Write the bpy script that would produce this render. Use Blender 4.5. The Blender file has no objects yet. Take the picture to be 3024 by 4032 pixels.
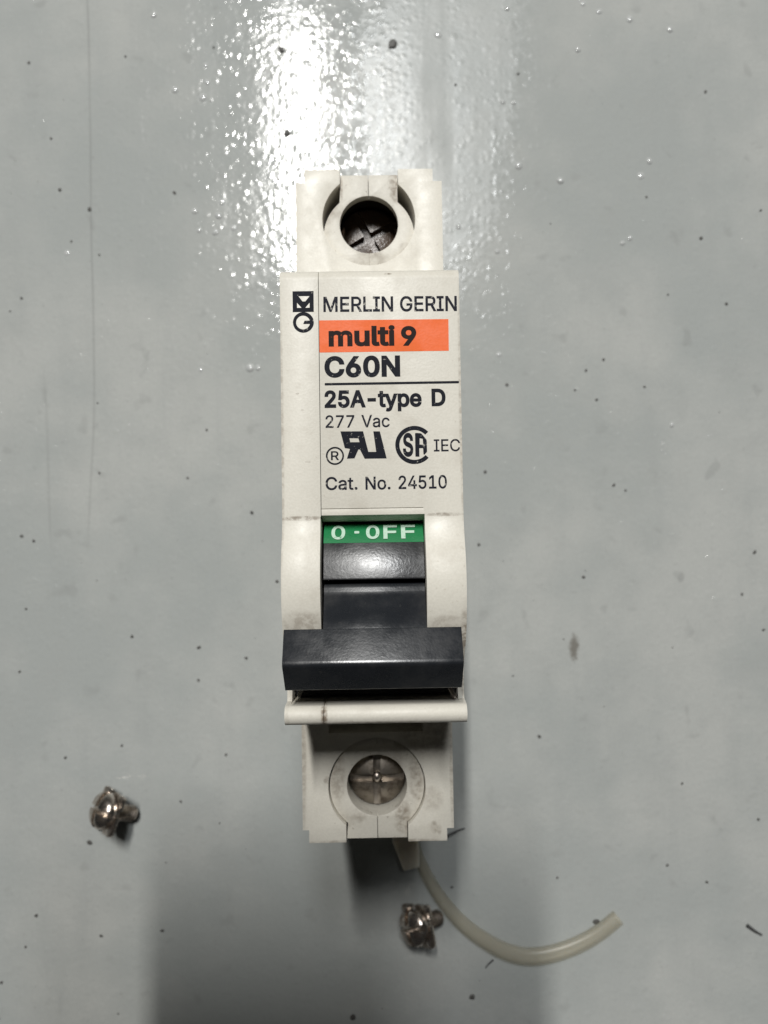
import bpy, bmesh, math, random, os
import numpy as np
from mathutils import Matrix, Vector, Euler
from mathutils.geometry import delaunay_2d_cdt
random.seed(7)
scene = bpy.context.scene
COL = scene.collection
MM = 0.001                                   # everything below is modelled in millimetres, stored in metres

# ------------------------------------------------------------------ camera
cam_d = bpy.data.cameras.new('camera')
cam = bpy.data.objects.new('camera', cam_d); COL.objects.link(cam)
cam.location = (0.4338*MM, -5.3238*MM, 137.569*MM)
cam.rotation_euler = (0.0413392, -0.0080305, -0.0157681)
cam_d.sensor_fit = 'VERTICAL'; cam_d.sensor_height = 24.0
cam_d.lens = 24.0*3063.54/4032
cam_d.clip_start = 0.002; cam_d.clip_end = 20
cam_d.dof.use_dof = True; cam_d.dof.focus_distance = 0.0775
cam_d.dof.aperture_fstop = cam_d.lens/0.62
scene.camera = cam

# ------------------------------------------------------------------ light: a dim room and two ceiling tubes
w = bpy.data.worlds.new('World'); scene.world = w; w.use_nodes = True
bg = w.node_tree.nodes['Background']
bg.inputs[0].default_value = (1.0, 0.99, 0.96, 1); bg.inputs[1].default_value = 0.022
def tube_light(x, y, power, col, length=0.56, width=0.045):
    d = bpy.data.lights.new('fluorescent_tube', 'AREA'); d.shape = 'RECTANGLE'
    d.size = width; d.size_y = length; d.energy = power; d.color = col
    o = bpy.data.objects.new('fluorescent_tube', d); COL.objects.link(o)
    o.location = (x, y, 1.60)
tube_light(-0.158, 0.90, 30.0, (1.0, 0.985, 0.95))
tube_light(0.082, 0.87, 12.5, (0.96, 0.985, 1.0), width=0.16, length=0.55)
scene.view_settings.view_transform = 'Standard'; scene.view_settings.look = 'None'
scene.view_settings.exposure = 0.0; scene.view_settings.gamma = 1.0
scene.cycles.use_denoising = True
scene.cycles.max_bounces = 8; scene.cycles.transparent_max_bounces = 12
scene.cycles.caustics_reflective = False; scene.cycles.caustics_refractive = False

# ------------------------------------------------------------------ node helpers
def new_mat(name):
    m = bpy.data.materials.new(name); m.use_nodes = True
    return m, m.node_tree, m.node_tree.nodes['Principled BSDF']
def node(nt, typ, props=None, **ins):
    n = nt.nodes.new(typ)
    for k, v in (props or {}).items(): setattr(n, k, v)
    for k, v in ins.items():
        key = int(k[1:]) if k[0] == 'i' and k[1:].isdigit() else k.replace('_', ' ')
        if hasattr(v, 'is_output'): nt.links.new(v, n.inputs[key])
        else: n.inputs[key].default_value = v
    return n
def coords(nt, scale=(1, 1, 1)):
    tc = node(nt, 'ShaderNodeTexCoord')
    return node(nt, 'ShaderNodeMapping', i0=tc.outputs['Object'], Scale=scale).outputs[0]
def noise(nt, vec, scale, detail=3.0, rough=0.55, dist=0.0):
    return node(nt, 'ShaderNodeTexNoise', Vector=vec, Scale=scale, Detail=detail, Roughness=rough, Distortion=dist).outputs[0]
def ramp(nt, fac, a, b, lo=0.0, hi=1.0):
    return node(nt, 'ShaderNodeMapRange', {'interpolation_type': 'SMOOTHSTEP'}, i0=fac, i1=a, i2=b, i3=lo, i4=hi).outputs[0]
def mixc(nt, fac, a, b, mode='MIX'):
    n = nt.nodes.new('ShaderNodeMix'); n.data_type = 'RGBA'; n.blend_type = mode
    for idx, v in ((0, fac), (6, a), (7, b)):
        if hasattr(v, 'is_output'): nt.links.new(v, n.inputs[idx])
        else: n.inputs[idx].default_value = v
    return n.outputs[2]
def math_(nt, op, a, b=0.0, c=0.0):
    n = node(nt, 'ShaderNodeMath', {'operation': op}, i0=a, i1=b, i2=c); return n.outputs[0]
def bump(nt, h, strength, dist, nrm=None):
    n = node(nt, 'ShaderNodeBump', Strength=strength, Distance=dist, Height=h)
    if nrm is not None: nt.links.new(nrm, n.inputs['Normal'])
    return n.outputs[0]
def rgb(r, g, b): return (r, g, b, 1)

def plastic(name, col, dirt_col, dirt=0.35, rough=0.42, grain=0.35, bumpd=0.00003, stains=(), spec=0.5):
    m, nt, p = new_mat(name); v = coords(nt)
    a = noise(nt, v, 260, 5, 0.65); b = noise(nt, v, 1500, 3, 0.6); c = noise(nt, v, 4200, 2)
    spots = ramp(nt, b, 0.64, 0.74, 0, 0.5)
    cloud = ramp(nt, a, 0.48, 0.78, 0, dirt)
    f = math_(nt, 'MAXIMUM', cloud, math_(nt, 'MULTIPLY', spots, dirt*2.0))
    base = mixc(nt, f, col, dirt_col)
    base = mixc(nt, ramp(nt, c, 0.3, 0.7, 0, 0.20), base, rgb(col[0]*.7, col[1]*.7, col[2]*.68))
    if stains:
        sep = node(nt, 'ShaderNodeSeparateXYZ', i0=v)
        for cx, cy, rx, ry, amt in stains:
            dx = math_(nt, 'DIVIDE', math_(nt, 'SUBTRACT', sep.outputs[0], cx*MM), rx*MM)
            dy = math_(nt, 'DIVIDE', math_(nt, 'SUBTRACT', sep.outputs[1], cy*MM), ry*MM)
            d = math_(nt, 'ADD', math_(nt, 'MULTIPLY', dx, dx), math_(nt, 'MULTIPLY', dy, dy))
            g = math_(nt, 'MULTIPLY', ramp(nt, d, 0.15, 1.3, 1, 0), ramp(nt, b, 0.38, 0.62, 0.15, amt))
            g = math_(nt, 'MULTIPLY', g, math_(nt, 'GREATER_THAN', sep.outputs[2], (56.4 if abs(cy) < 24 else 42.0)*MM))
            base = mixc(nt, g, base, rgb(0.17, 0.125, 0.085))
    p.inputs['Specular IOR Level'].default_value = spec
    nt.links.new(base, p.inputs['Base Color'])
    nt.links.new(ramp(nt, a, 0.3, 0.7, rough-0.06, rough+0.12), p.inputs['Roughness'])
    nt.links.new(bump(nt, math_(nt, 'ADD', c, b), grain, bumpd), p.inputs['Normal'])
    return m
M_white = plastic('cream_plastic', rgb(0.70, 0.668, 0.59), rgb(0.40, 0.35, 0.28), 0.30, 0.42, 0.30, 0.00004,
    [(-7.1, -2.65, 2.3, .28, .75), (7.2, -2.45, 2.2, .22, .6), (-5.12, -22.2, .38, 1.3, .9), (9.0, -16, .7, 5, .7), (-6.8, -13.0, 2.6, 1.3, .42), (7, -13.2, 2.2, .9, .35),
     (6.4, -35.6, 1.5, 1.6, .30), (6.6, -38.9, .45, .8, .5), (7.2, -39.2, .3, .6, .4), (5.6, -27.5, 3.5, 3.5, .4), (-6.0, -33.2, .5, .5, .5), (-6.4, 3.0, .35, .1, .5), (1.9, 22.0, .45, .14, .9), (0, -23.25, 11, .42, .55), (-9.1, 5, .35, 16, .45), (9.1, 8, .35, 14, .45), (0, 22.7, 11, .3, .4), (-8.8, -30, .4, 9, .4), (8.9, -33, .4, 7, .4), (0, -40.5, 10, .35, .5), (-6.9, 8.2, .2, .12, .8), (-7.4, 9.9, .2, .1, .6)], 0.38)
M_dirty = plastic('grimy_cream_plastic', rgb(0.61, 0.58, 0.51), rgb(0.22, 0.18, 0.135), 0.75, 0.5, 0.4, 0.00004,
    [(3.3, 38.8, 1.0, 2.2, .75), (-3.4, 38.5, .25, 2, .6), (4.4, 31.0, .8, .8, .5), (2.9, -38.0, 1.0, 2.0, .6), (-1.8, 29.2, 1.5, .7, .4), (-4.8, -33.0, 1.0, 3.5, .45), (4.6, -33.0, 1.0, 3.5, .45)])
M_black = plastic('black_plastic', rgb(0.0155, 0.0175, 0.021), rgb(0.05, 0.048, 0.047), 0.40, 0.28, 0.30, 0.00003, (), 0.6)
M_edge = plastic('polished_black_edge', rgb(0.0155, 0.0175, 0.021), rgb(0.05, 0.048, 0.047), 0.40, 0.28, 0.30, 0.00003, (), 1.0)
M_drum = plastic('glossy_black_plastic', rgb(0.020, 0.0205, 0.022), rgb(0.05, 0.048, 0.046), 0.25, 0.33, 0.50, 0.00003, (), 1.0)
M_cavity = plastic('unlit_black_plastic', rgb(0.008, 0.008, 0.008), rgb(0.012, 0.01, 0.01), 0.2, 0.7)  # near-black, keeps the pocket round the lever dark
M_green = plastic('green_print', rgb(0.012, 0.19, 0.062), rgb(0.01, 0.12, 0.045), 0.35, 0.42)
M_orange = plastic('orange_print', rgb(0.84, 0.130, 0.012), rgb(0.72, 0.15, 0.03), 0.6, 0.5, 0.35, 0.00003, (), 0.3)

def ink(name, col, under, wear):
    m, nt, p = new_mat(name); v = coords(nt)
    a = noise(nt, v, 3200, 3, 0.6); b = noise(nt, v, 500, 2)
    f = ramp(nt, math_(nt, 'ADD', a, math_(nt, 'MULTIPLY', b, 0.35)), wear, wear+0.10, 0, 0.75)
    nt.links.new(mixc(nt, f, col, under), p.inputs['Base Color'])
    p.inputs['Roughness'].default_value = 0.55; p.inputs['Specular IOR Level'].default_value = 0.08
    return m
M_ink = ink('navy_black_ink', rgb(0.010, 0.011, 0.017), rgb(0.45, 0.43, 0.38), 0.81)
M_ink_thin = ink('worn_navy_black_ink', rgb(0.012, 0.013, 0.022), rgb(0.50, 0.48, 0.43), 0.76)
M_ink_orange = ink('black_ink_on_orange', rgb(0.018, 0.011, 0.010), rgb(0.50, 0.09, 0.025), 0.85)
M_ink_white = ink('pale_green_ink', rgb(0.50, 0.66, 0.54), rgb(0.05, 0.28, 0.10), 0.79)

def metal(name, col, dirt_col, rough):
    m, nt, p = new_mat(name); v = coords(nt)
    a = noise(nt, v, 700, 4, 0.6)
    nt.links.new(mixc(nt, ramp(nt, a, 0.40, 0.70), col, dirt_col), p.inputs['Base Color'])
    p.inputs['Metallic'].default_value = 1.0
    nt.links.new(ramp(nt, a, 0.35, 0.7, rough, rough+0.25), p.inputs['Roughness'])
    nt.links.new(bump(nt, noise(nt, v, 2600, 3), 0.35, 0.00004), p.inputs['Normal'])
    return m
M_nickel = metal('browned_nickel', rgb(0.72, 0.66, 0.60), rgb(0.34, 0.28, 0.235), 0.17)
M_dull = metal('dull_screw_steel', rgb(0.36, 0.32, 0.275), rgb(0.15, 0.125, 0.10), 0.34)
M_hole_shade = plastic('hole_shade_plastic', rgb(0.022, 0.017, 0.013), rgb(0.07, 0.05, 0.035), 0.5, 0.5)  # near-black colour standing in for the shade inside the upper hole
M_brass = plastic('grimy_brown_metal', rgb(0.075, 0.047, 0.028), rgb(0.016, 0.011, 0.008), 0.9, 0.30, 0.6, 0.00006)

def sheet_material():
    m, nt, p = new_mat('grey_painted_steel'); v = coords(nt)
    sep = node(nt, 'ShaderNodeSeparateXYZ', i0=v); X, Y = sep.outputs[0], sep.outputs[1]
    big = noise(nt, v, 24, 4, 0.6); mid = noise(nt, v, 130, 4, 0.65); fine = noise(nt, v, 900, 3, 0.6)
    vst = coords(nt, (1.0, 0.12, 1.0)); streak = noise(nt, vst, 170, 4, 0.6)
    col = mixc(nt, ramp(nt, big, 0.38, 0.64), rgb(0.348, 0.364, 0.352), rgb(0.418, 0.425, 0.406))
    col = mixc(nt, ramp(nt, mid, 0.42, 0.75, 0, 0.45), col, rgb(0.345, 0.355, 0.342))
    col = mixc(nt, ramp(nt, streak, 0.50, 0.75, 0, 0.30), col, rgb(0.325, 0.337, 0.328))
    pits = ramp(nt, fine, 0.66, 0.74, 0, 0.30)
    col = mixc(nt, pits, col, rgb(0.23, 0.23, 0.22))
    col = mixc(nt, ramp(nt, noise(nt, v, 1900, 2), 0.3, 0.7, 0, 0.12), col, rgb(0.27, 0.28, 0.27))
    # faint smudges: soft blots picked out of a low noise
    blot = ramp(nt, noise(nt, v, 210, 2, 0.5, 0.4), 0.64, 0.76, 0, 0.34)
    col = mixc(nt, blot, col, rgb(0.26, 0.265, 0.255))
    # brown oval smear beside the switch lever
    def blob(cx, cy, rx, ry, wob):
        dx = math_(nt, 'DIVIDE', math_(nt, 'SUBTRACT', X, cx*MM), rx*MM)
        dy = math_(nt, 'DIVIDE', math_(nt, 'SUBTRACT', Y, cy*MM), ry*MM)
        dx = math_(nt, 'SUBTRACT', dx, math_(nt, 'MULTIPLY', dy, 0.25))
        d = math_(nt, 'SQRT', math_(nt, 'ADD', math_(nt, 'MULTIPLY', dx, dx), math_(nt, 'MULTIPLY', dy, dy)))
        d = math_(nt, 'ADD', d, math_(nt, 'MULTIPLY', math_(nt, 'SUBTRACT', fine, 0.5), wob))
        return ramp(nt, d, 0.45, 1.15, 1, 0)
    col = mixc(nt, math_(nt, 'MULTIPLY', blob(34.7, -24.0, 0.95, 2.5, 1.4), 0.72), col, rgb(0.12, 0.105, 0.085))
    col = mixc(nt, math_(nt, 'MULTIPLY', blob(54.0, -12.0, 0.7, 1.0, 1.2), 0.30), col, rgb(0.15, 0.15, 0.145))
    # two long fine scratches down the left side
    def scratch(x0, slope, y0, y1, wid, wob):
        bend = math_(nt, 'MULTIPLY', math_(nt, 'SUBTRACT', noise(nt, v, 14, 1), 0.5), wob*MM)
        cx = math_(nt, 'ADD', math_(nt, 'MULTIPLY', Y, slope), x0*MM)
        d = math_(nt, 'ABSOLUTE', math_(nt, 'SUBTRACT', X, math_(nt, 'ADD', cx, bend)))
        f = ramp(nt, d, 0.05*MM, wid*MM, 1, 0)
        f = math_(nt, 'MULTIPLY', f, ramp(nt, Y, y0*MM, (y0+10)*MM))
        f = math_(nt, 'MULTIPLY', f, ramp(nt, Y, (y1-8)*MM, y1*MM, 1, 0))
        return math_(nt, 'MULTIPLY', f, ramp(nt, streak, 0.3, 0.6, 0.35, 1.0))
    s1 = scratch(-50.2, -0.005, -8, 100, 0.34, 6.0); s2 = scratch(-57.0, -0.10, -8, 30, 0.4, 7.0)
    col = mixc(nt, math_(nt, 'MULTIPLY', s1, 0.30), col, rgb(0.18, 0.18, 0.175))
    col = mixc(nt, math_(nt, 'MULTIPLY', s2, 0.22), col, rgb(0.18, 0.18, 0.175))
    nt.links.new(col, p.inputs['Base Color'])
    rg = math_(nt, 'ADD', ramp(nt, mid, 0.3, 0.75, 0.06, 0.11), ramp(nt, streak, 0.45, 0.75, 0.0, 0.08))
    rg = math_(nt, 'ADD', rg, math_(nt, 'MULTIPLY', blob(15, 86, 15, 50, 1.2), ramp(nt, streak, 0.35, 0.6, 0.16, 0.30)))   # scuffed patch
    nt.links.new(rg, p.inputs['Roughness'])
    p.inputs['Specular IOR Level'].default_value = 0.20
    # orange peel of the sprayed paint
    warp = node(nt, 'ShaderNodeVectorMath', {'operation': 'ADD'}, i0=v, i1=node(nt, 'ShaderNodeVectorMath', {'operation': 'SCALE'}, i0=node(nt, 'ShaderNodeTexNoise', Vector=v, Scale=700.0).outputs[1], Scale=0.0006).outputs[0]).outputs[0]
    def bumps(scale, keep, width):
        vo = node(nt, 'ShaderNodeTexVoronoi', {'feature': 'F1'}, Vector=warp, Scale=scale)
        some = ramp(nt, node(nt, 'ShaderNodeSeparateXYZ', i0=vo.outputs['Color']).outputs[0], keep, keep+0.25)
        return math_(nt, 'MULTIPLY', ramp(nt, vo.outputs['Distance'], 0.0, width, 1, 0), some)
    h = math_(nt, 'ADD', math_(nt, 'MULTIPLY', bumps(860.0, 0.40, 0.75), 0.80), math_(nt, 'MULTIPLY', bumps(310.0, 0.82, 0.42), 1.2))
    h = math_(nt, 'ADD', h, math_(nt, 'MULTIPLY', noise(nt, v, 900, 2), 0.7))
    h = math_(nt, 'SUBTRACT', h, math_(nt, 'MULTIPLY', s1, 0.15))
    n1 = bump(nt, h, 0.33, 0.00010)
    n2 = bump(nt, noise(nt, v, 150, 2), 0.15, 0.0004, n1)
    nt.links.new(n2, p.inputs['Normal'])
    return m
M_sheet = sheet_material()

def simple(name, col, rough=0.5, spec=0.5, coat=0.0):
    m, nt, p = new_mat(name)
    v = coords(nt); a = noise(nt, v, 900, 3)
    nt.links.new(mixc(nt, a, rgb(*[c*0.8 for c in col]), rgb(*[min(1, c*1.2) for c in col])), p.inputs['Base Color'])
    p.inputs['Roughness'].default_value = rough; p.inputs['Specular IOR Level'].default_value = spec
    p.inputs['Coat Weight'].default_value = coat
    return m
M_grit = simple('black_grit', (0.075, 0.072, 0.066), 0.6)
M_fibre = simple('dark_fibre', (0.05, 0.05, 0.05), 0.6)
M_phone = simple('phone_glass', (0.02, 0.02, 0.022), 0.15)
M_nub = simple('paint_nub_gloss', (0.46, 0.47, 0.46), 0.08, 0.9)

def translucent(name, col, clear, rough):
    m, nt, p = new_mat(name); v = coords(nt)
    a = noise(nt, v, 420, 3)
    nt.links.new(mixc(nt, a, rgb(*[c*0.85 for c in col]), rgb(*col)), p.inputs['Base Color'])
    p.inputs['Roughness'].default_value = rough
    p.inputs['Subsurface Weight'].default_value = 0.6
    p.inputs['Subsurface Radius'].default_value = (0.004, 0.0035, 0.003); p.inputs['Subsurface Scale'].default_value = 0.6
    t = node(nt, 'ShaderNodeBsdfTransparent', Color=rgb(0.93, 0.92, 0.88))
    mx = node(nt, 'ShaderNodeMixShader', i0=clear, i1=p.outputs[0], i2=t.outputs[0])
    nt.links.new(mx.outputs[0], nt.nodes['Material Output'].inputs[0])
    return m
M_tube = translucent('milky_clear_tubing', (0.68, 0.65, 0.57), 0.78, 0.30)
M_clip = translucent('milky_clip_plastic', (0.78, 0.73, 0.62), 0.18, 0.4)

# ------------------------------------------------------------------ mesh helpers (millimetres)
AX = {'z': Matrix.Identity(4),                                                       # outline in x,y - depth along z
      'x': Matrix(((0, 0, 1, 0), (1, 0, 0, 0), (0, 1, 0, 0), (0, 0, 0, 1)))}          # outline in y,z - depth along x
def raw(name, me):
    o = bpy.data.objects.new(name, me); COL.objects.link(o); return o
def outline(loops, d0, d1, axis='z', name='outline'):
    """Solid from closed outlines (inner loops become holes)."""
    cu = bpy.data.curves.new(name, 'CURVE'); cu.dimensions = '2D'; cu.fill_mode = 'BOTH'
    for lp in loops:
        s = cu.splines.new('POLY'); s.points.add(len(lp)-1); s.use_cyclic_u = True
        for q, (a, b) in zip(s.points, lp): q.co = (a, b, 0, 1)
    cu.extrude = (d1-d0)/2
    if d1 == d0: cu.fill_mode = 'BOTH'
    o = raw(name, cu); dg = bpy.context.evaluated_depsgraph_get()
    me = bpy.data.meshes.new_from_object(o.evaluated_get(dg)); me.name = name
    bpy.data.objects.remove(o); bpy.data.curves.remove(cu)
    me.transform(Matrix.Translation((0, 0, (d0+d1)/2)))
    me.transform(AX[axis])
    bm = bmesh.new(); bm.from_mesh(me); bmesh.ops.remove_doubles(bm, verts=bm.verts, dist=1e-4)
    bmesh.ops.recalc_face_normals(bm, faces=bm.faces); bm.to_mesh(me); bm.free()
    return me
def boxm(x0, x1, y0, y1, z0, z1):
    bm = bmesh.new(); bmesh.ops.create_cube(bm, size=1.0, matrix=Matrix.Translation(((x0+x1)/2, (y0+y1)/2, (z0+z1)/2)) @ Matrix.Diagonal((x1-x0, y1-y0, z1-z0, 1)))
    me = bpy.data.meshes.new('box'); bm.to_mesh(me); bm.free(); return me
def circle(cx, cy, r, n=72, a0=0.0, a1=2*math.pi, end=False):
    k = n-1 if end else n
    return [(cx+r*math.cos(a0+(a1-a0)*i/k), cy+r*math.sin(a0+(a1-a0)*i/k)) for i in range(n)]
def round_poly(pts, radii, n=6):
    """Round the corners of a polygon; radii is one number or one per corner."""
    out = []; N = len(pts)
    for i, p in enumerate(pts):
        r = radii if isinstance(radii, (int, float)) else radii[i]
        p = Vector(p); a = Vector(pts[i-1])-p; b = Vector(pts[(i+1) % N])-p
        if r <= 0: out.append(tuple(p)); continue
        an = a.angle(b); t = min(r/math.tan(an/2), a.length*0.49, b.length*0.49)
        A = p+a.normalized()*t; B = p+b.normalized()*t
        for k in range(n+1):
            s = k/n; out.append(tuple(A*(1-s)**2+p*2*s*(1-s)+B*s**2))
    return out
def apply_mods(o):
    dg = bpy.context.evaluated_depsgraph_get()
    me = bpy.data.meshes.new_from_object(o.evaluated_get(dg)); old = o.data
    o.modifiers.clear(); o.data = me; bpy.data.meshes.remove(old)
def cut(o, *cutters, op='DIFFERENCE'):
    for me in cutters:
        c = raw('cutter', me); md = o.modifiers.new('b', 'BOOLEAN'); md.operation = op; md.solver = 'EXACT'; md.object = c
        apply_mods(o); bpy.data.objects.remove(c); bpy.data.meshes.remove(me)
def finish(o, mat, parent=None, bevel=0.0, seg=2, smooth=32):
    if bevel:
        md = o.modifiers.new('v', 'BEVEL'); md.width = bevel; md.segments = seg; md.limit_method = 'ANGLE'
        md.angle_limit = math.radians(38); md.use_clamp_overlap = True
        apply_mods(o)
    me = o.data; me.transform(Matrix.Scale(MM, 4)); me.name = o.name
    me.materials.clear(); me.materials.append(mat)
    for p in me.polygons: p.use_smooth = True; p.material_index = 0
    me.set_sharp_from_angle(angle=math.radians(smooth))
    if parent is not None: o.parent = parent
    return o
def part(name, me, mat, parent, bevel=0.0, **k): return finish(raw(name, me), mat, parent, bevel, **k)
def bm_mesh(bm):
    bmesh.ops.recalc_face_normals(bm, faces=bm.faces)
    me = bpy.data.meshes.new('m'); bm.to_mesh(me); bm.free(); return me
def lathe(profile, n=64, cap=True):
    """Revolve (r, z) pairs about z."""
    bm = bmesh.new(); rings = []
    for r, z in profile:
        if r < 1e-6: rings.append([bm.verts.new((0, 0, z))])
        else: rings.append([bm.verts.new((r*math.cos(2*math.pi*i/n), r*math.sin(2*math.pi*i/n), z)) for i in range(n)])
    for A, B in zip(rings, rings[1:]):
        for i in range(n):
            j = (i+1) % n
            if len(A) == 1 and len(B) > 1: bm.faces.new((A[0], B[i], B[j]))
            elif len(B) == 1 and len(A) > 1: bm.faces.new((A[i], B[0], A[j]))
            elif len(A) > 1: bm.faces.new((A[i], B[i], B[j], A[j]))
    for R in (rings[0], rings[-1]):
        if len(R) > 1 and cap: bm.faces.new(R)
    return bm_mesh(bm)
def sweep(path, prof_fn, n=20, close=True):
    """Tube through points; prof_fn(t) -> (half width, half height)."""
    pts = [Vector(p) for p in path]; bm = bmesh.new(); rings = []
    for i, p in enumerate(pts):
        d = (pts[min(i+1, len(pts)-1)]-pts[max(i-1, 0)]).normalized()
        side = d.cross(Vector((0, 0, 1))).normalized(); up = side.cross(d).normalized()
        a, b = prof_fn(i/(len(pts)-1))
        rings.append([bm.verts.new(p+side*(a*math.cos(2*math.pi*k/n))+up*(b*math.sin(2*math.pi*k/n))) for k in range(n)])
    for A, B in zip(rings, rings[1:]):
        for k in range(n): bm.faces.new((A[k], A[(k+1) % n], B[(k+1) % n], B[k]))
    if close: bm.faces.new(rings[0]); bm.faces.new(rings[-1])
    return bm, rings
def spline(pts, per=8):
    P = [Vector(p) for p in pts]; P = [2*P[0]-P[1]]+P+[2*P[-1]-P[-2]]; out = []
    for i in range(1, len(P)-2):
        for k in range(per):
            t = k/per; a, b, c, d = P[i-1:i+3]
            out.append(0.5*((2*b)+(c-a)*t+(2*a-5*b+4*c-d)*t*t+(3*b-a-3*c+d)*t**3))
    out.append(P[-2]); return out
def thing(name, label, cat, loc=(0, 0, 0), rot=(0, 0, 0), group=None):
    o = bpy.data.objects.new(name, None); COL.objects.link(o); o.empty_display_size = 0.01
    o.location = [c*MM for c in loc]; o.rotation_euler = rot
    return tag(o, label, cat, group)
def tag(o, label, cat, group=None):
    o['label'] = label; o['category'] = cat
    if group: o['group'] = group
    return o

# ------------------------------------------------------------------ the painted metal sheet
sheet = part('metal_sheet', boxm(-320, 320, -320, 320, -1.6, 0), M_sheet, None)
sheet['kind'] = 'structure'; sheet['label'] = 'grey painted steel sheet with orange peel gloss, specks and fine scratches'
NUB = [(-54.3,47.6),(-38.7,91.2),(-29.4,81.8),(-29.1,78.6),(-34.9,77.2),(-29.9,75.8),(25.5,91.7),(39.4,92.5),(42.3,91.0),(47.8,89.5),(55.1,87.5),(38.2,83.9),(12.8,87.0),(24.3,74.4),(26.3,74.2),(26.9,62.5),(34.4,59.7),(50.6,63.1),(49.0,60.4),(15.8,51.5),(45.3,48.1),(46.7,49.0),(22.7,46.9),(-27.2,54.0),(-24.5,51.8),(-30.7,51.4),(-27.8,51.0),(-31.5,54.9),(-26.6,56.5),(-21.8,26.4),(-20.4,26.4),(-30.6,26.2),(22.6,28.2),(53.2,15.1)]
bm = bmesh.new()
for x, y in NUB:
    r = random.uniform(0.5, 0.8)
    bmesh.ops.create_uvsphere(bm, u_segments=14, v_segments=9, radius=1.0,
        matrix=Matrix.Translation((x, y, -0.08)) @ Matrix.Rotation(random.uniform(0, 3), 4, 'Z') @ Matrix.Diagonal((r, r*random.uniform(.8, 1.1), r*random.uniform(.35, .6), 1)))
nb = part('paint_nub', bm_mesh(bm), M_nub, sheet); nb['kind'] = 'stuff'

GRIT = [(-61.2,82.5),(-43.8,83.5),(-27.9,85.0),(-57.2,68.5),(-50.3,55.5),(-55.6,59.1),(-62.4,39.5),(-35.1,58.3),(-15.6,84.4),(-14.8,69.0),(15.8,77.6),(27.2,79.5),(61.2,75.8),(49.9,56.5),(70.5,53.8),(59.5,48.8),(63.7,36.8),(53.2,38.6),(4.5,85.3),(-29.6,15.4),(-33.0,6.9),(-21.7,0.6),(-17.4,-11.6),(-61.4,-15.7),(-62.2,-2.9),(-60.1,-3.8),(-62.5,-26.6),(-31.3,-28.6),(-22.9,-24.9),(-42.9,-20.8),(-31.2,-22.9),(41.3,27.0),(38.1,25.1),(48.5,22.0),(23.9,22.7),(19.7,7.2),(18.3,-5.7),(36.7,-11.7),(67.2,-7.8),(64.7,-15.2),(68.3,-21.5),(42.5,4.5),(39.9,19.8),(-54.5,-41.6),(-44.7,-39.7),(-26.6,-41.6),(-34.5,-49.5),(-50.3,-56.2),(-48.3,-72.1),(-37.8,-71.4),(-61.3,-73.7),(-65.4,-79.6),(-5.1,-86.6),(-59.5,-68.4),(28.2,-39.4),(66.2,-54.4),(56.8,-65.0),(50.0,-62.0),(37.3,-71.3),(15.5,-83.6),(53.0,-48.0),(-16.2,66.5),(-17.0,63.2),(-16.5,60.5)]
BIG = {(-15.6,84.4): 0.6, (-14.8,69.0): .7, (4.5,85.3): .8, (37.3,-71.3): 0.5, (-5.1,-86.6): 0.6, (-50.3,-56.2): .45, (15.5,-83.6): .55}  # two near the top edge are dents, their shade drawn as dark specks
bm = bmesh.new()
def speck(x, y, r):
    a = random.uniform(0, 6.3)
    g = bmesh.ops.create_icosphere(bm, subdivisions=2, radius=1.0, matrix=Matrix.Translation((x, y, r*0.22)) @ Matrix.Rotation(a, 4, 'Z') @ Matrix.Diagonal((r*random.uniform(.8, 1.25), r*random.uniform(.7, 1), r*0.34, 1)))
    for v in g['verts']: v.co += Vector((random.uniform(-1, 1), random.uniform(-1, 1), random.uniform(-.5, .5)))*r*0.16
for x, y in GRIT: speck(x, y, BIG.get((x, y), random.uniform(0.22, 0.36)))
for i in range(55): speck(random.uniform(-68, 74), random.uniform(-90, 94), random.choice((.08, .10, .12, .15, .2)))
gr = part('grit', bm_mesh(bm), M_grit, None); gr['kind'] = 'stuff'; gr['label'] = 'black specks of grit, two standing for dents, scattered over the grey sheet'

# ------------------------------------------------------------------ circuit breaker
cb = thing('circuit_breaker', 'cream single pole circuit breaker with black toggle lying on its back on grey sheet', 'circuit breaker')
W0, W1 = -8.95, 8.95
body_out = [(W0, -39.0), (-8.2, -39.0), (-8.2, -40.5), (8.12, -40.5), (8.12, -39.05), (W1, -39.05),
            (W1, 39.05), (7.86, 39.05), (7.86, 40.6), (-7.87, 40.6), (-7.87, 39.0), (W0, 39.0)]
base = raw('base_housing', outline([body_out], 0, 44))
TOP, BOT = (-0.05, 34.15), (-0.1, -34.1)
cut(base, outline([circle(TOP[0], 34.34, 5.68)], 39.5, 50), outline([circle(BOT[0], BOT[1], 5.78)], 41.0, 50),
    boxm(-3.52, 3.60, 36, 42, 41.0, 50), boxm(-3.82, 3.52, -42, -36.4, 41.0, 50))
cut(base, outline([circle(TOP[0], TOP[1], 5.0)], 20, 45), outline([circle(BOT[0], BOT[1], 4.1)], 29, 45))
cut(base, boxm(-5.75, 5.45, -27.68, -22.0, 36.0, 46))
cut(base, boxm(-12, 12, -17.5, 18.0, -2, 6.0))                       # rail slot at the back
part('base_housing', base.data.copy(), M_white, cb, 0.10); bpy.data.objects.remove(base)

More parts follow.
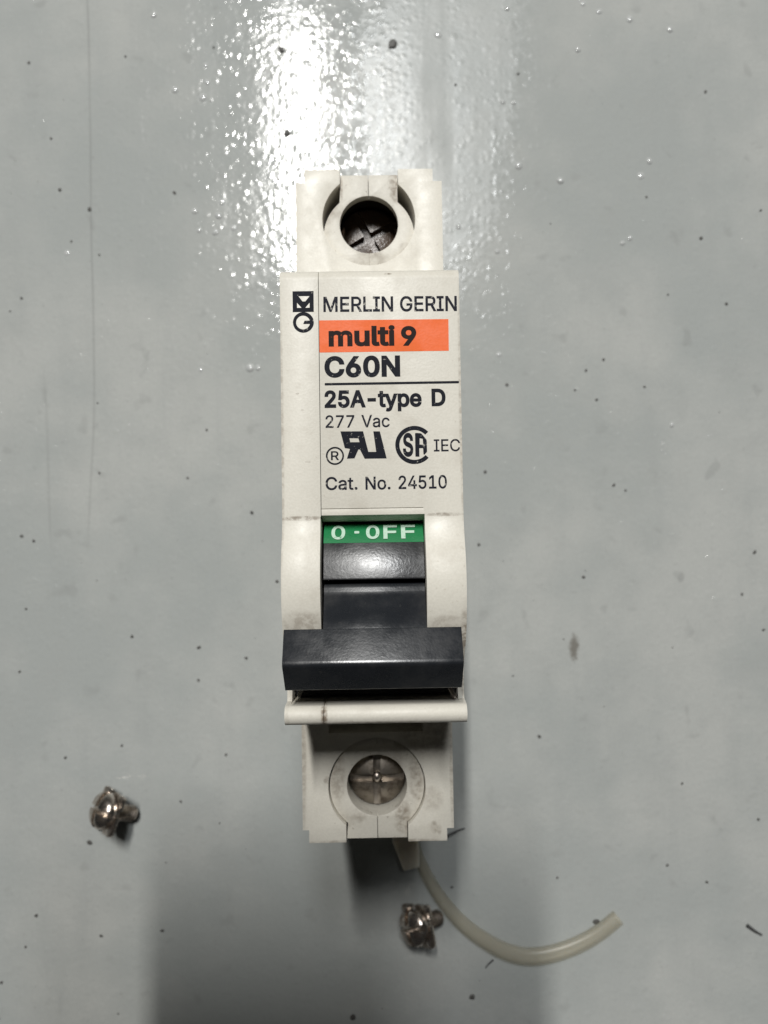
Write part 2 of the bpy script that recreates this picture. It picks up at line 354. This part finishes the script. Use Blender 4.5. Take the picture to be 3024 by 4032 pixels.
def collar(c, sgn, yo, ring_r, ring_c, x0, x1, zb):
    """Keyhole shaped terminal collar: ring and neck, hole and a fine mould seam."""
    a = math.asin(abs(x1-c[0])/ring_r); cy = ring_c
    pts = []
    if sgn > 0:
        pts = [(x1, yo), (x0, yo)] + circle(c[0], cy, ring_r, 60, math.pi/2+a, 2.5*math.pi-a, True)
    else:
        pts = [(x0, yo), (x1, yo)] + circle(c[0], cy, ring_r, 60, -math.pi/2+a, 1.5*math.pi-a, True)
    o = raw('terminal_collar', outline([pts, circle(c[0], c[1]+(-.12 if sgn > 0 else 0), 3.60)], zb, 43.25))
    s0, s1 = (36.5, 41.5) if sgn > 0 else (-41.5, -36.5)
    cut(o, boxm(c[0]-.045, c[0]+.045, s0, s1, 42.4, 45), boxm(c[0]-.03, c[0]+.03, c[1]-sgn*5.2-.4, c[1]-sgn*5.2+2.2+.2, 43.0, 45))
    return part('terminal_collar', o.data.copy(), M_dirty, cb, 0.07), bpy.data.objects.remove(o)
collar(TOP, 1, 40.22, 5.58, 32.5, -3.44, 3.52, 42.0)
collar(BOT, -1, -40.3, 5.63, -34.1, -3.74, 3.42, 33.0)

def screw_head_mesh(r, rim, dome, slot_w, slot_d, n=64):
    prof = [(0.0, -rim), (r*0.97, -rim), (r, -rim*0.75), (r, 0.0)]
    for k in range(1, 13):
        a = k/12*math.pi/2; prof.append((r*math.cos(a), dome*math.sin(a)))
    prof[-1] = (0.0, dome)
    o = raw('screw_head', lathe(prof, n))
    L = r*1.3
    for ang, ww in ((0, slot_w), (math.pi/2, slot_w)):
        m = boxm(-L, L, -ww/2, ww/2, dome-slot_d, dome+2); m.transform(Matrix.Rotation(ang, 4, 'Z')); cut(o, m)
    me = o.data.copy(); bpy.data.objects.remove(o); return me
# lower terminal screw, in view 4 mm down its hole
me = screw_head_mesh(3.52, 1.6, 1.25, 0.9, 0.9)
me.transform(Matrix.Translation((BOT[0], BOT[1], 39.3)))
sc1 = part('terminal_screw', me, M_dull, cb, 0.06)
# rounded boss left standing where the cross slots meet
bm = bmesh.new(); bmesh.ops.create_uvsphere(bm, u_segments=24, v_segments=12, radius=0.62, matrix=Matrix.Translation((BOT[0], BOT[1]+.05, 40.0)) @ Matrix.Diagonal((1, 1.15, .75, 1)))
part('recess_boss', bm_mesh(bm), M_nickel, sc1)
# upper terminal screw, deep and grimy
me = screw_head_mesh(4.1, 1.2, 0.9, 1.0, 0.9); me.transform(Matrix.Rotation(0.5, 4, 'Z')); me.transform(Matrix.Translation((TOP[0], TOP[1], 37.9)))
sc2 = part('terminal_screw', me, M_brass, cb, 0.08); sc2['label'] = 'grimy brown screw deep in the upper hole'
part('hole_shade_liner', lathe([(4.7, 21), (4.7, 41.7), (4.9, 41.7), (4.9, 21)], 64, cap=False), M_hole_shade, cb).location = (TOP[0]*MM, (TOP[1]-.12)*MM, 0)  # dark sleeve added so the wall of the upper hole looks shaded

# nose: the raised front with the label, in profile (y, z)
R1 = 1.15
prof = [(-22.9, 43.4), (22.6, 43.4), (22.6, 58.85)]
prof += [(22.6-R1+R1*math.cos(a), 58.85+R1*math.sin(a)) for a in [math.pi/2*k/8 for k in range(1, 9)]]
prof += [(-2.55, 60.0), (-2.8, 60.02), (-3.5, 60.14), (-4.3, 60.36), (-5.1, 60.68)]
zc = 51.62
for y in [-5.9-0.5*k for k in range(0, 21)]:
    prof.append((y, zc+math.sqrt(100-(y+9.3)**2)))
prof += [(-16.6, 58.4), (-17.6, 57.5), (-19.0, 57.1), (-20.4, 57.1), (-21.2, 57.3), (-21.3, 58.9)]
prof += [(-22.25+0.95*math.cos(a), 59.0+0.95*math.sin(a)) for a in [math.pi*k/12 for k in range(0, 13)]][1:]
prof += [(-23.2, 58.2), (-23.1, 57.7), (-22.9, 57.5)]
SEAM = -5.16
nose = raw('front_housing', outline([prof], SEAM+.03, 9.05, 'x'))
win = outline([[(-2.32, 66), (-2.38, 59.9), (-2.95, 57.6), (-2.95, 49), (-14.6, 49), (-14.6, 66)]], -7.0, 5.16, 'x')
cut(nose, win, boxm(-12, 8.42, -21.3, -14.0, 49, 70), boxm(-6, 5.05, -1.76, -1.70, 59.8, 61))
front = part('front_housing', nose.data.copy(), M_white, cb, 0.10); bpy.data.objects.remove(nose)
cover = raw('side_cover', outline([prof], -9.05, SEAM-.03, 'x'))
cut(cover, boxm(-8.55, 0, -21.3, -14.0, 49, 70), boxm(-5.24, 0, -14.2, -2.5, 49, 70))
side = part('side_cover', cover.data.copy(), M_white, cb, 0.10); bpy.data.objects.remove(cover)

# switch: drum with the green band, and the lever thrown down
PY, PZ, PR = -9.76, 51.25, 9.0
drum_pts = [(PY+PR*math.sin(t), PZ+PR*math.cos(t)) for t in [math.radians(47-1.1*k) for k in range(0, 38)]]   # down to about 6 degrees
drum_pts = drum_pts + [(drum_pts[-1][0]-0.08, drum_pts[-1][1]-0.25), (drum_pts[-1][0]-.1, 50.0), (drum_pts[0][0]-1, 50.0)]
drum = part('switch_drum', outline([drum_pts], -5.02, 5.08, 'x'), M_drum, cb, 0.06)
band_pts = [(PY+(PR+.03)*math.sin(t), PZ+(PR+.03)*math.cos(t)) for t in [math.radians(46-0.85*k) for k in range(0, 19)]]
band_in = [(PY+(PR-.2)*math.sin(t), PZ+(PR-.2)*math.cos(t)) for t in [math.radians(30.7+0.85*k) for k in range(0, 19)]]
band = part('off_band', outline([band_pts+band_in], -5.03, 5.09, 'x'), M_green, drum); band['label'] = 'green band with pale OFF lettering'

lev = [(-9.25, 52.0)] + round_poly([(-9.25, 52), (-9.25, 60.52), (-9.95, 60.82)], [0, .9, 0], 8)[1:-1] + [(-9.95, 60.82), (-10.42, 61.04), (-10.47, 61.12), (-12.0, 61.90), (-12.06, 61.98), (-13.35, 62.70), (-14.2, 63.1), (-14.2, 52.0)]
neck = raw('toggle_lever', outline([lev], -4.92, 5.02, 'x'))
pad = round_poly([(-13.35, 62.72), (-16.5, 64.45), (-19.3, 61.95), (-18.9, 60.9), (-15.2, 60.95), (-13.5, 61.5)], [0.1, 0.55, 0.25, 0.3, .3, .2])
cut(neck, outline([pad], -8.68, 8.32, 'x'), op='UNION')
lever = part('toggle_lever', neck.data.copy(), M_black, cb, 0.07); bpy.data.objects.remove(neck)
lever.data.materials.append(M_edge)                                  # the two handled edges are rubbed shiny
for pl in lever.data.polygons:
    c = pl.center/MM
    if abs(pl.normal.x) < .5 and (math.hypot(c.y+16.5, c.z-64.25) < .42 or math.hypot(c.y+9.45, c.z-60.5) < .42): pl.material_index = 1
sk = boxm(-8.3, 8.3, -21.0, -14.3, 49.2, 55.5); part('dark_rotor_block', sk, M_cavity, lever, 0.1)  # block in the rotor's place, added to make the pocket dark by its colour
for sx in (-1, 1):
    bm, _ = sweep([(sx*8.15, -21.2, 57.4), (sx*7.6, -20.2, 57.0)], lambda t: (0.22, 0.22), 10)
    part('glint_pin', bm_mesh(bm), M_tube if sx < 0 else M_dull, lever)  # left pale, right dull: a bright and a dim glint put into the material

# ---- printing
try:
    FONT = bpy.data.fonts.load(os.path.join(bpy.utils.resource_path('LOCAL'), 'datafiles', 'fonts', 'Inter.woff2'))
except Exception:
    FONT = None
def text_mesh(t, bold):
    """Outlines of a line of text, thickened by bold and merged into one flat sheet (non-zero winding)."""
    cu = bpy.data.curves.new('t', 'FONT'); cu.body = t; cu.size = 10; cu.fill_mode = 'NONE'; cu.resolution_u = 6
    if FONT: cu.font = FONT
    o = raw('t', cu); dg = bpy.context.evaluated_depsgraph_get()
    me = bpy.data.meshes.new_from_object(o.evaluated_get(dg)); bpy.data.objects.remove(o); bpy.data.curves.remove(cu)
    nb = {}
    for e in me.edges:
        a, b = e.vertices; nb.setdefault(a, []).append(b); nb.setdefault(b, []).append(a)
    seen = set(); loops = []
    for v0 in range(len(me.vertices)):
        if v0 in seen or v0 not in nb: continue
        lp = [v0]; seen.add(v0)
        nxt = v0+1 if v0+1 in nb[v0] else nb[v0][0]
        while nxt not in seen:
            lp.append(nxt); seen.add(nxt)
            c = [k for k in nb[nxt] if k not in seen]
            if not c: break
            nxt = c[0]
        pts = []
        for k in lp:
            p = me.vertices[k].co.to_2d()
            if not pts or (p-pts[-1]).length > 1e-3: pts.append(p)
        if len(pts) > 2 and (pts[0]-pts[-1]).length < 1e-3: pts.pop()
        if len(pts) > 2: loops.append(pts)
    area = lambda L: 0.5*sum(L[k].x*L[(k+1) % len(L)].y-L[(k+1) % len(L)].x*L[k].y for k in range(len(L)))
    sg = 1.0 if area(max(loops, key=lambda L: abs(area(L)))) > 0 else -1.0
    new = []
    for L in loops:
        out = []
        for k in range(len(L)):
            d0 = (L[k]-L[k-1]).normalized(); d1 = (L[(k+1) % len(L)]-L[k]).normalized()
            n0 = Vector((d0.y, -d0.x))*sg; n1 = Vector((d1.y, -d1.x))*sg
            m = n0+n1; m = m/max(m.length_squared*0.5, 0.5)
            out.append(L[k]+m*bold)
        new.append(out)
    V = [p for L in new for p in L]; E = []; b = 0
    for L in new: E += [(b+k, b+(k+1) % len(L)) for k in range(len(L))]; b += len(L)
    vs, _, fs, _, _, _ = delaunay_2d_cdt(V, E, [], 0, 1e-4)
    A = np.array([V[a] for a, _ in E]); B = np.array([V[c] for _, c in E])
    def inside(f):
        c = sum((vs[q] for q in f), Vector((0, 0)))/len(f)
        isl = (B[:, 0]-A[:, 0])*(c.y-A[:, 1])-(c.x-A[:, 0])*(B[:, 1]-A[:, 1])
        up = (A[:, 1] <= c.y) & (B[:, 1] > c.y) & (isl > 0); dn = (A[:, 1] > c.y) & (B[:, 1] <= c.y) & (isl < 0)
        return (int(up.sum())-int(dn.sum()))*sg > 0
    keep = [f for f in fs if inside(f)]
    me.clear_geometry(); me.from_pydata([(v.x, v.y, 0) for v in vs], [], keep)
    bm = bmesh.new(); bm.from_mesh(me); bmesh.ops.delete(bm, geom=[v for v in bm.verts if not v.link_faces], context='VERTS')
    for f in bm.faces:
        f.normal_update()
        if f.normal.z < 0: f.normal_flip()
    bm.to_mesh(me); bm.free(); return me
def bbox(me):
    xs = [v.co.x for v in me.vertices]; ys = [v.co.y for v in me.vertices]; return min(xs), max(xs), min(ys), max(ys)
def letters(s, x0, x1, y0, cap, mat, parent, bold=0.0, ref='H', z=60.02, rot=0.0, M=None, name='lettering'):
    """One printed line: baseline y0, capital height cap, spanning x0..x1."""
    r = text_mesh(ref, bold); _, _, ra, rb = bbox(r); bpy.data.meshes.remove(r)
    me = text_mesh(s, bold); a, b, _, _ = bbox(me)
    sx = (x1-x0)/(b-a); sy = cap/(rb-ra)
    me.transform(Matrix.Translation((x0, y0, 0)) @ Matrix.Rotation(rot, 4, 'Z') @ Matrix.Diagonal((sx, sy, 1, 1)) @ Matrix.Translation((-a, -ra, 0)))
    me.transform(M if M is not None else Matrix.Translation((0, 0, z)))
    return part(name, me, mat, parent)
def printed(loops, mat, parent, name, z=60.02): return part(name, outline(loops, z-.012, z+.002), mat, parent)

letters('MERLIN GERIN', -4.68, 8.79, 18.14, 1.55, M_ink_thin, front, 0.15, rot=-.006)
pr = printed([round_poly([(-5.12, 14.02), (7.89, 14.02), (7.91, 17.25), (-5.12, 17.29)], 0.04, 2)], M_orange, front, 'orange_band', 60.012); pr['label'] = 'orange band behind black lettering'
letters('multi', -4.19, 2.47, 14.60, 2.06, M_ink_orange, front, 0.31, ref='l', z=60.035)
letters('9', 3.10, 4.64, 14.58, 2.02, M_ink_orange, front, 0.31, z=60.035, ref='9')
letters('C60N', -4.65, 2.96, 11.47, 2.15, M_ink, front, 0.33, ref='N')
printed([round_poly([(-4.65, 10.68), (8.85, 10.71), (8.85, 10.95), (-4.65, 10.92)], .08, 3)], M_ink, front, 'rule_line')
letters('25A-type', -4.68, 5.07, 8.40, 1.76, M_ink, front, 0.30, ref='A')
letters('D', 6.06, 7.47, 8.42, 1.78, M_ink, front, 0.30, ref='D')
letters('277', -4.61, -1.72, 6.39, 1.26, M_ink_thin, front, 0.10)
letters('Vac', -1.02, 1.82, 6.39, 1.26, M_ink_thin, front, 0.10)
letters('Cat.', -4.69, -1.50, 0.15, 1.30, M_ink_thin, front, 0.13, rot=0)
letters('No.', -0.70, 1.80, 0.13, 1.30, M_ink_thin, front, 0.13)
letters('24510', 2.60, 7.44, 0.14, 1.34, M_ink_thin, front, 0.13)
letters('IEC', 6.20, 8.84, 3.86, 1.22, M_ink_thin, front, 0.07)
# reversed R and U component mark
printed([[(-3.13, 6.02), (-0.86, 6.00), (-0.36, 3.92), (0.42, 3.91), (0.16, 5.98), (0.82, 5.97), (1.46, 3.24), (-0.74, 3.24), (-1.2, 4.17), (-1.36, 4.17),
          (-1.76, 3.29), (-2.52, 3.27), (-2.2, 4.25), (-2.72, 4.34)], [(-2.24, 5.32), (-1.34, 5.30), (-1.23, 4.91), (-2.15, 4.92)]], M_ink, front, 'approval_mark')
# small circled R
printed([circle(-3.71, 3.57, 0.91, 40), circle(-3.71, 3.57, 0.74, 40)], M_ink, front, 'registered_ring')
letters('R', -4.11, -3.30, 3.14, 0.90, M_ink, front, 0.12)
# circled approval mark: open ring with two letters
co, ci = circle(4.26, 4.55, 1.92, 48, math.radians(43), math.radians(317), True), circle(4.26, 4.55, 1.50, 48, math.radians(317), math.radians(43), True)
printed([co+ci], M_ink, front, 'approval_ring')
letters('S', 3.10, 4.14, 3.36, 2.42, M_ink, front, 0.30, ref='S')
printed([round_poly([(4.34, 3.38), (4.34, 5.76), (4.95, 5.72), (5.50, 5.05), (5.52, 3.85), (5.16, 3.46), (5.12, 4.22), (4.74, 4.22), (4.74, 3.36)], [0, .1, .3, .4, .2, .1, .02, .02, 0]),
         [(4.78, 4.58), (4.80, 5.22), (5.10, 5.16), (5.14, 4.58)]], M_ink, front, 'approval_letter')
# maker's emblem on the left cover: letter in a square over a ring
def q(a, b): return (-7.77+(a-148)/174*2.12, 20.29-(b-222)/170*2.12)
printed([[q(148, 222), q(322, 222), q(322, 392), q(148, 392)], [q(196, 262), q(290, 262), q(252, 306), q(230, 306)],
         [q(184, 316), q(222, 358), q(184, 358)], [q(288, 316), q(288, 358), q(252, 358)]], M_ink, side, 'emblem_square')
printed([circle(-6.71, 17.11, 1.05, 48), circle(-6.74, 17.10, 0.70, 40)], M_ink, side, 'emblem_ring')
printed([[(-6.72, 16.95), (-5.98, 16.95), (-5.98, 17.28), (-6.60, 17.28)]], M_ink, side, 'emblem_bar', 60.026)
# O . OFF on the drum, flat on the tangent of the band
t = math.radians(38.6)
TB = Matrix.Translation((0, PY+(PR+.10)*math.sin(t), PZ+(PR+.10)*math.cos(t))) @ Matrix.Rotation(-t, 4, 'X')
hb = 1.80
letters('0', -4.26, -2.86, -hb/2, hb, M_ink_white, band, 0.20, ref='0', M=TB)
part('lettering', outline([round_poly([(-1.93, -.16), (-1.43, -.16), (-1.43, .16), (-1.93, .16)], .1)], 0, .004), M_ink_white, band)
bpy.data.objects[band.children[-1].name].data.transform(Matrix.Scale(MM, 4).inverted()); band.children[-1].data.transform(TB); band.children[-1].data.transform(Matrix.Scale(MM, 4))
letters('0', -0.74, 0.62, -hb/2, hb, M_ink_white, band, 0.20, ref='0', M=TB)
letters('F', 1.02, 2.42, -hb/2, hb, M_ink_white, band, 0.20, ref='F', M=TB)
letters('F', 2.82, 4.26, -hb/2, hb, M_ink_white, band, 0.20, ref='F', M=TB)

# milky rail clip sticking out at the foot of the breaker, low above the sheet
part('rail_clip', outline([round_poly([(2.0, -36.0), (6.3, -36.0), (6.55, -59.3), (3.95, -59.9), (2.1, -55.0)], [0, 0, .3, .3, .6])], 2.6, 5.4), M_clip, cb, 0.25)

# ------------------------------------------------------------------ curved strip of milky tubing
pth = [(5.9,-53.5),(6.0,-56.67),(6.8,-59.66),(8.57,-63.43),(10.88,-67.12),(13.97,-70.67),(17.48,-73.45),(21.39,-75.61),(25.32,-76.54),(29.68,-76.09),(34.08,-74.63),(37.7,-72.69),(40.94,-70.27)]
path = spline([(x, y, 1.0) for x, y in pth], 8)
wid = lambda s: 0.9+0.60*min(1, max(0, (s-0.12)/0.5))-0.15*max(0, (s-.75)/.25)
bm, ro = sweep(path, lambda s: (wid(s), 0.95), 24, close=False)
bi, ri = sweep(path, lambda s: (wid(s)-.34, 0.95-.30), 24, close=False)
me_i = bpy.data.meshes.new('i'); bi.to_mesh(me_i); bi.free(); nv = len(bm.verts); bm.from_mesh(me_i); bm.verts.ensure_lookup_table()
for end in (0, len(path)-1):
    for k in range(24):
        a, b = end*24+k, end*24+(k+1) % 24
        bm.faces.new((bm.verts[a], bm.verts[b], bm.verts[nv+b], bm.verts[nv+a]))
tube = part('plastic_tubing', bm_mesh(bm), M_tube, None)
tag(tube, 'curved piece of milky clear plastic tubing lying below the breaker', 'tubing')

# ------------------------------------------------------------------ two loose terminal screws
def loose_screw(label):
    t = thing('loose_screw', label, 'screw', group='loose terminal screws on the sheet')
    head = part('screw_head', screw_head_mesh(3.55, 1.0, 1.6, 1.0, 1.95, 48), M_nickel, t, 0.12)
    sq = round_poly([(-4.0, -3.7), (3.9, -4.0), (4.1, 3.8), (-3.7, 4.05)], [.9, .6, .9, .6], 5)
    o = raw('washer', outline([sq], -1.9, -1.15))
    for a in (0.1, 1.7, 3.2, 4.8):
        m = boxm(3.3, 6, -.55, .55, -3, 0); m.transform(Matrix.Rotation(a, 4, 'Z')); cut(o, m)
    part('washer', o.data.copy(), M_nickel, t, 0.14); bpy.data.objects.remove(o)
    p_ = [(0.0, -7.6), (1.25, -7.6)]
    z = -7.3
    while z < -1.95: p_ += [(1.30, z), (1.62, z+.2), (1.30, z+.4)]; z += .5
    p_ += [(1.3, -1.85), (0.0, -1.85)]
    part('shank', lathe(p_, 32), M_nickel, t)
    return t
def aim(o, axis, spin, loc):
    """Turn a screw so that its head points along axis."""
    o.rotation_mode = 'QUATERNION'
    q_ = Vector(axis).normalized().to_track_quat('Z', 'Y')
    o.rotation_quaternion = q_ @ Euler((0, 0, spin)).to_quaternion(); o.location = Vector(loc)*MM
    bpy.context.view_layer.update()
    low = min((ch.matrix_world @ v.co).z for ch in o.children for v in ch.data.vertices)
    o.location.z -= low                                              # rest it on the sheet
s1 = loose_screw('small browned screw near the curved tubing, its shank pointing right')
s1.scale = (0.84, 0.84, 0.84)
aim(s1, (-0.74, 0.06, 0.66), 0.35, (5.3, -69.3, 4.7))
def dup(root, label):
    r = root.copy(); COL.objects.link(r); r['label'] = label
    for ch in list(root.children):
        c = ch.copy(); COL.objects.link(c); c.parent = r; c.matrix_parent_inverse = ch.matrix_parent_inverse
    return r
s2 = dup(s1, 'small browned screw lying alone left of the breaker, head tipped up')
aim(s2, (-0.62, 0.34, 0.72), 0.25, (-46.3, -49.0, 4.9))

# ------------------------------------------------------------------ dark fibres
def fibre(pts, r, label):
    bm, _ = sweep(spline(pts, 5), lambda s: (r*(1-.5*s), r*(1-.5*s)), 8)
    tag(part('fibre', bm_mesh(bm), M_fibre, None), label, 'fibre', 'dark fibres on the sheet')
fibre([(63.5, -72.4, .25), (64.7, -73.3, .3), (66.0, -74.1, .25)], .30, 'short dark fibre near the bottom right corner of the sheet')
fibre([(11.0, -55.9, 1.6), (12.6, -55.3, 1.3), (13.6, -55.05, .8), (14.8, -54.9, .3)], .22, 'thin dark fibre poking out beside the foot of the breaker')
fibre([(19.3, -77.4, .15), (18.4, -78.2, .15), (17.9, -78.8, .15)], .16, 'tiny dark fibre just under the curved tubing')

# ------------------------------------------------------------------ the phone that takes the picture (it throws the broad soft shadow)
ph = thing('smartphone', 'dark smartphone held level above the breaker taking the picture', 'phone', (0.43, -5.32, 137.57), (0.0413, -0.008, -0.0158))
po = round_poly([(-51, 17), (11.5, 17), (11.5, -125), (-51, -125)], 7.5, 8)
part('phone_body', outline([po], 2.2, 10.0), M_phone, ph, 0.8)
part('camera_ring', lathe([(4.2, 0.4), (5.6, 0.4), (5.6, 2.4), (4.2, 2.4), (4.2, .4)], 40, cap=False), M_dull, ph)
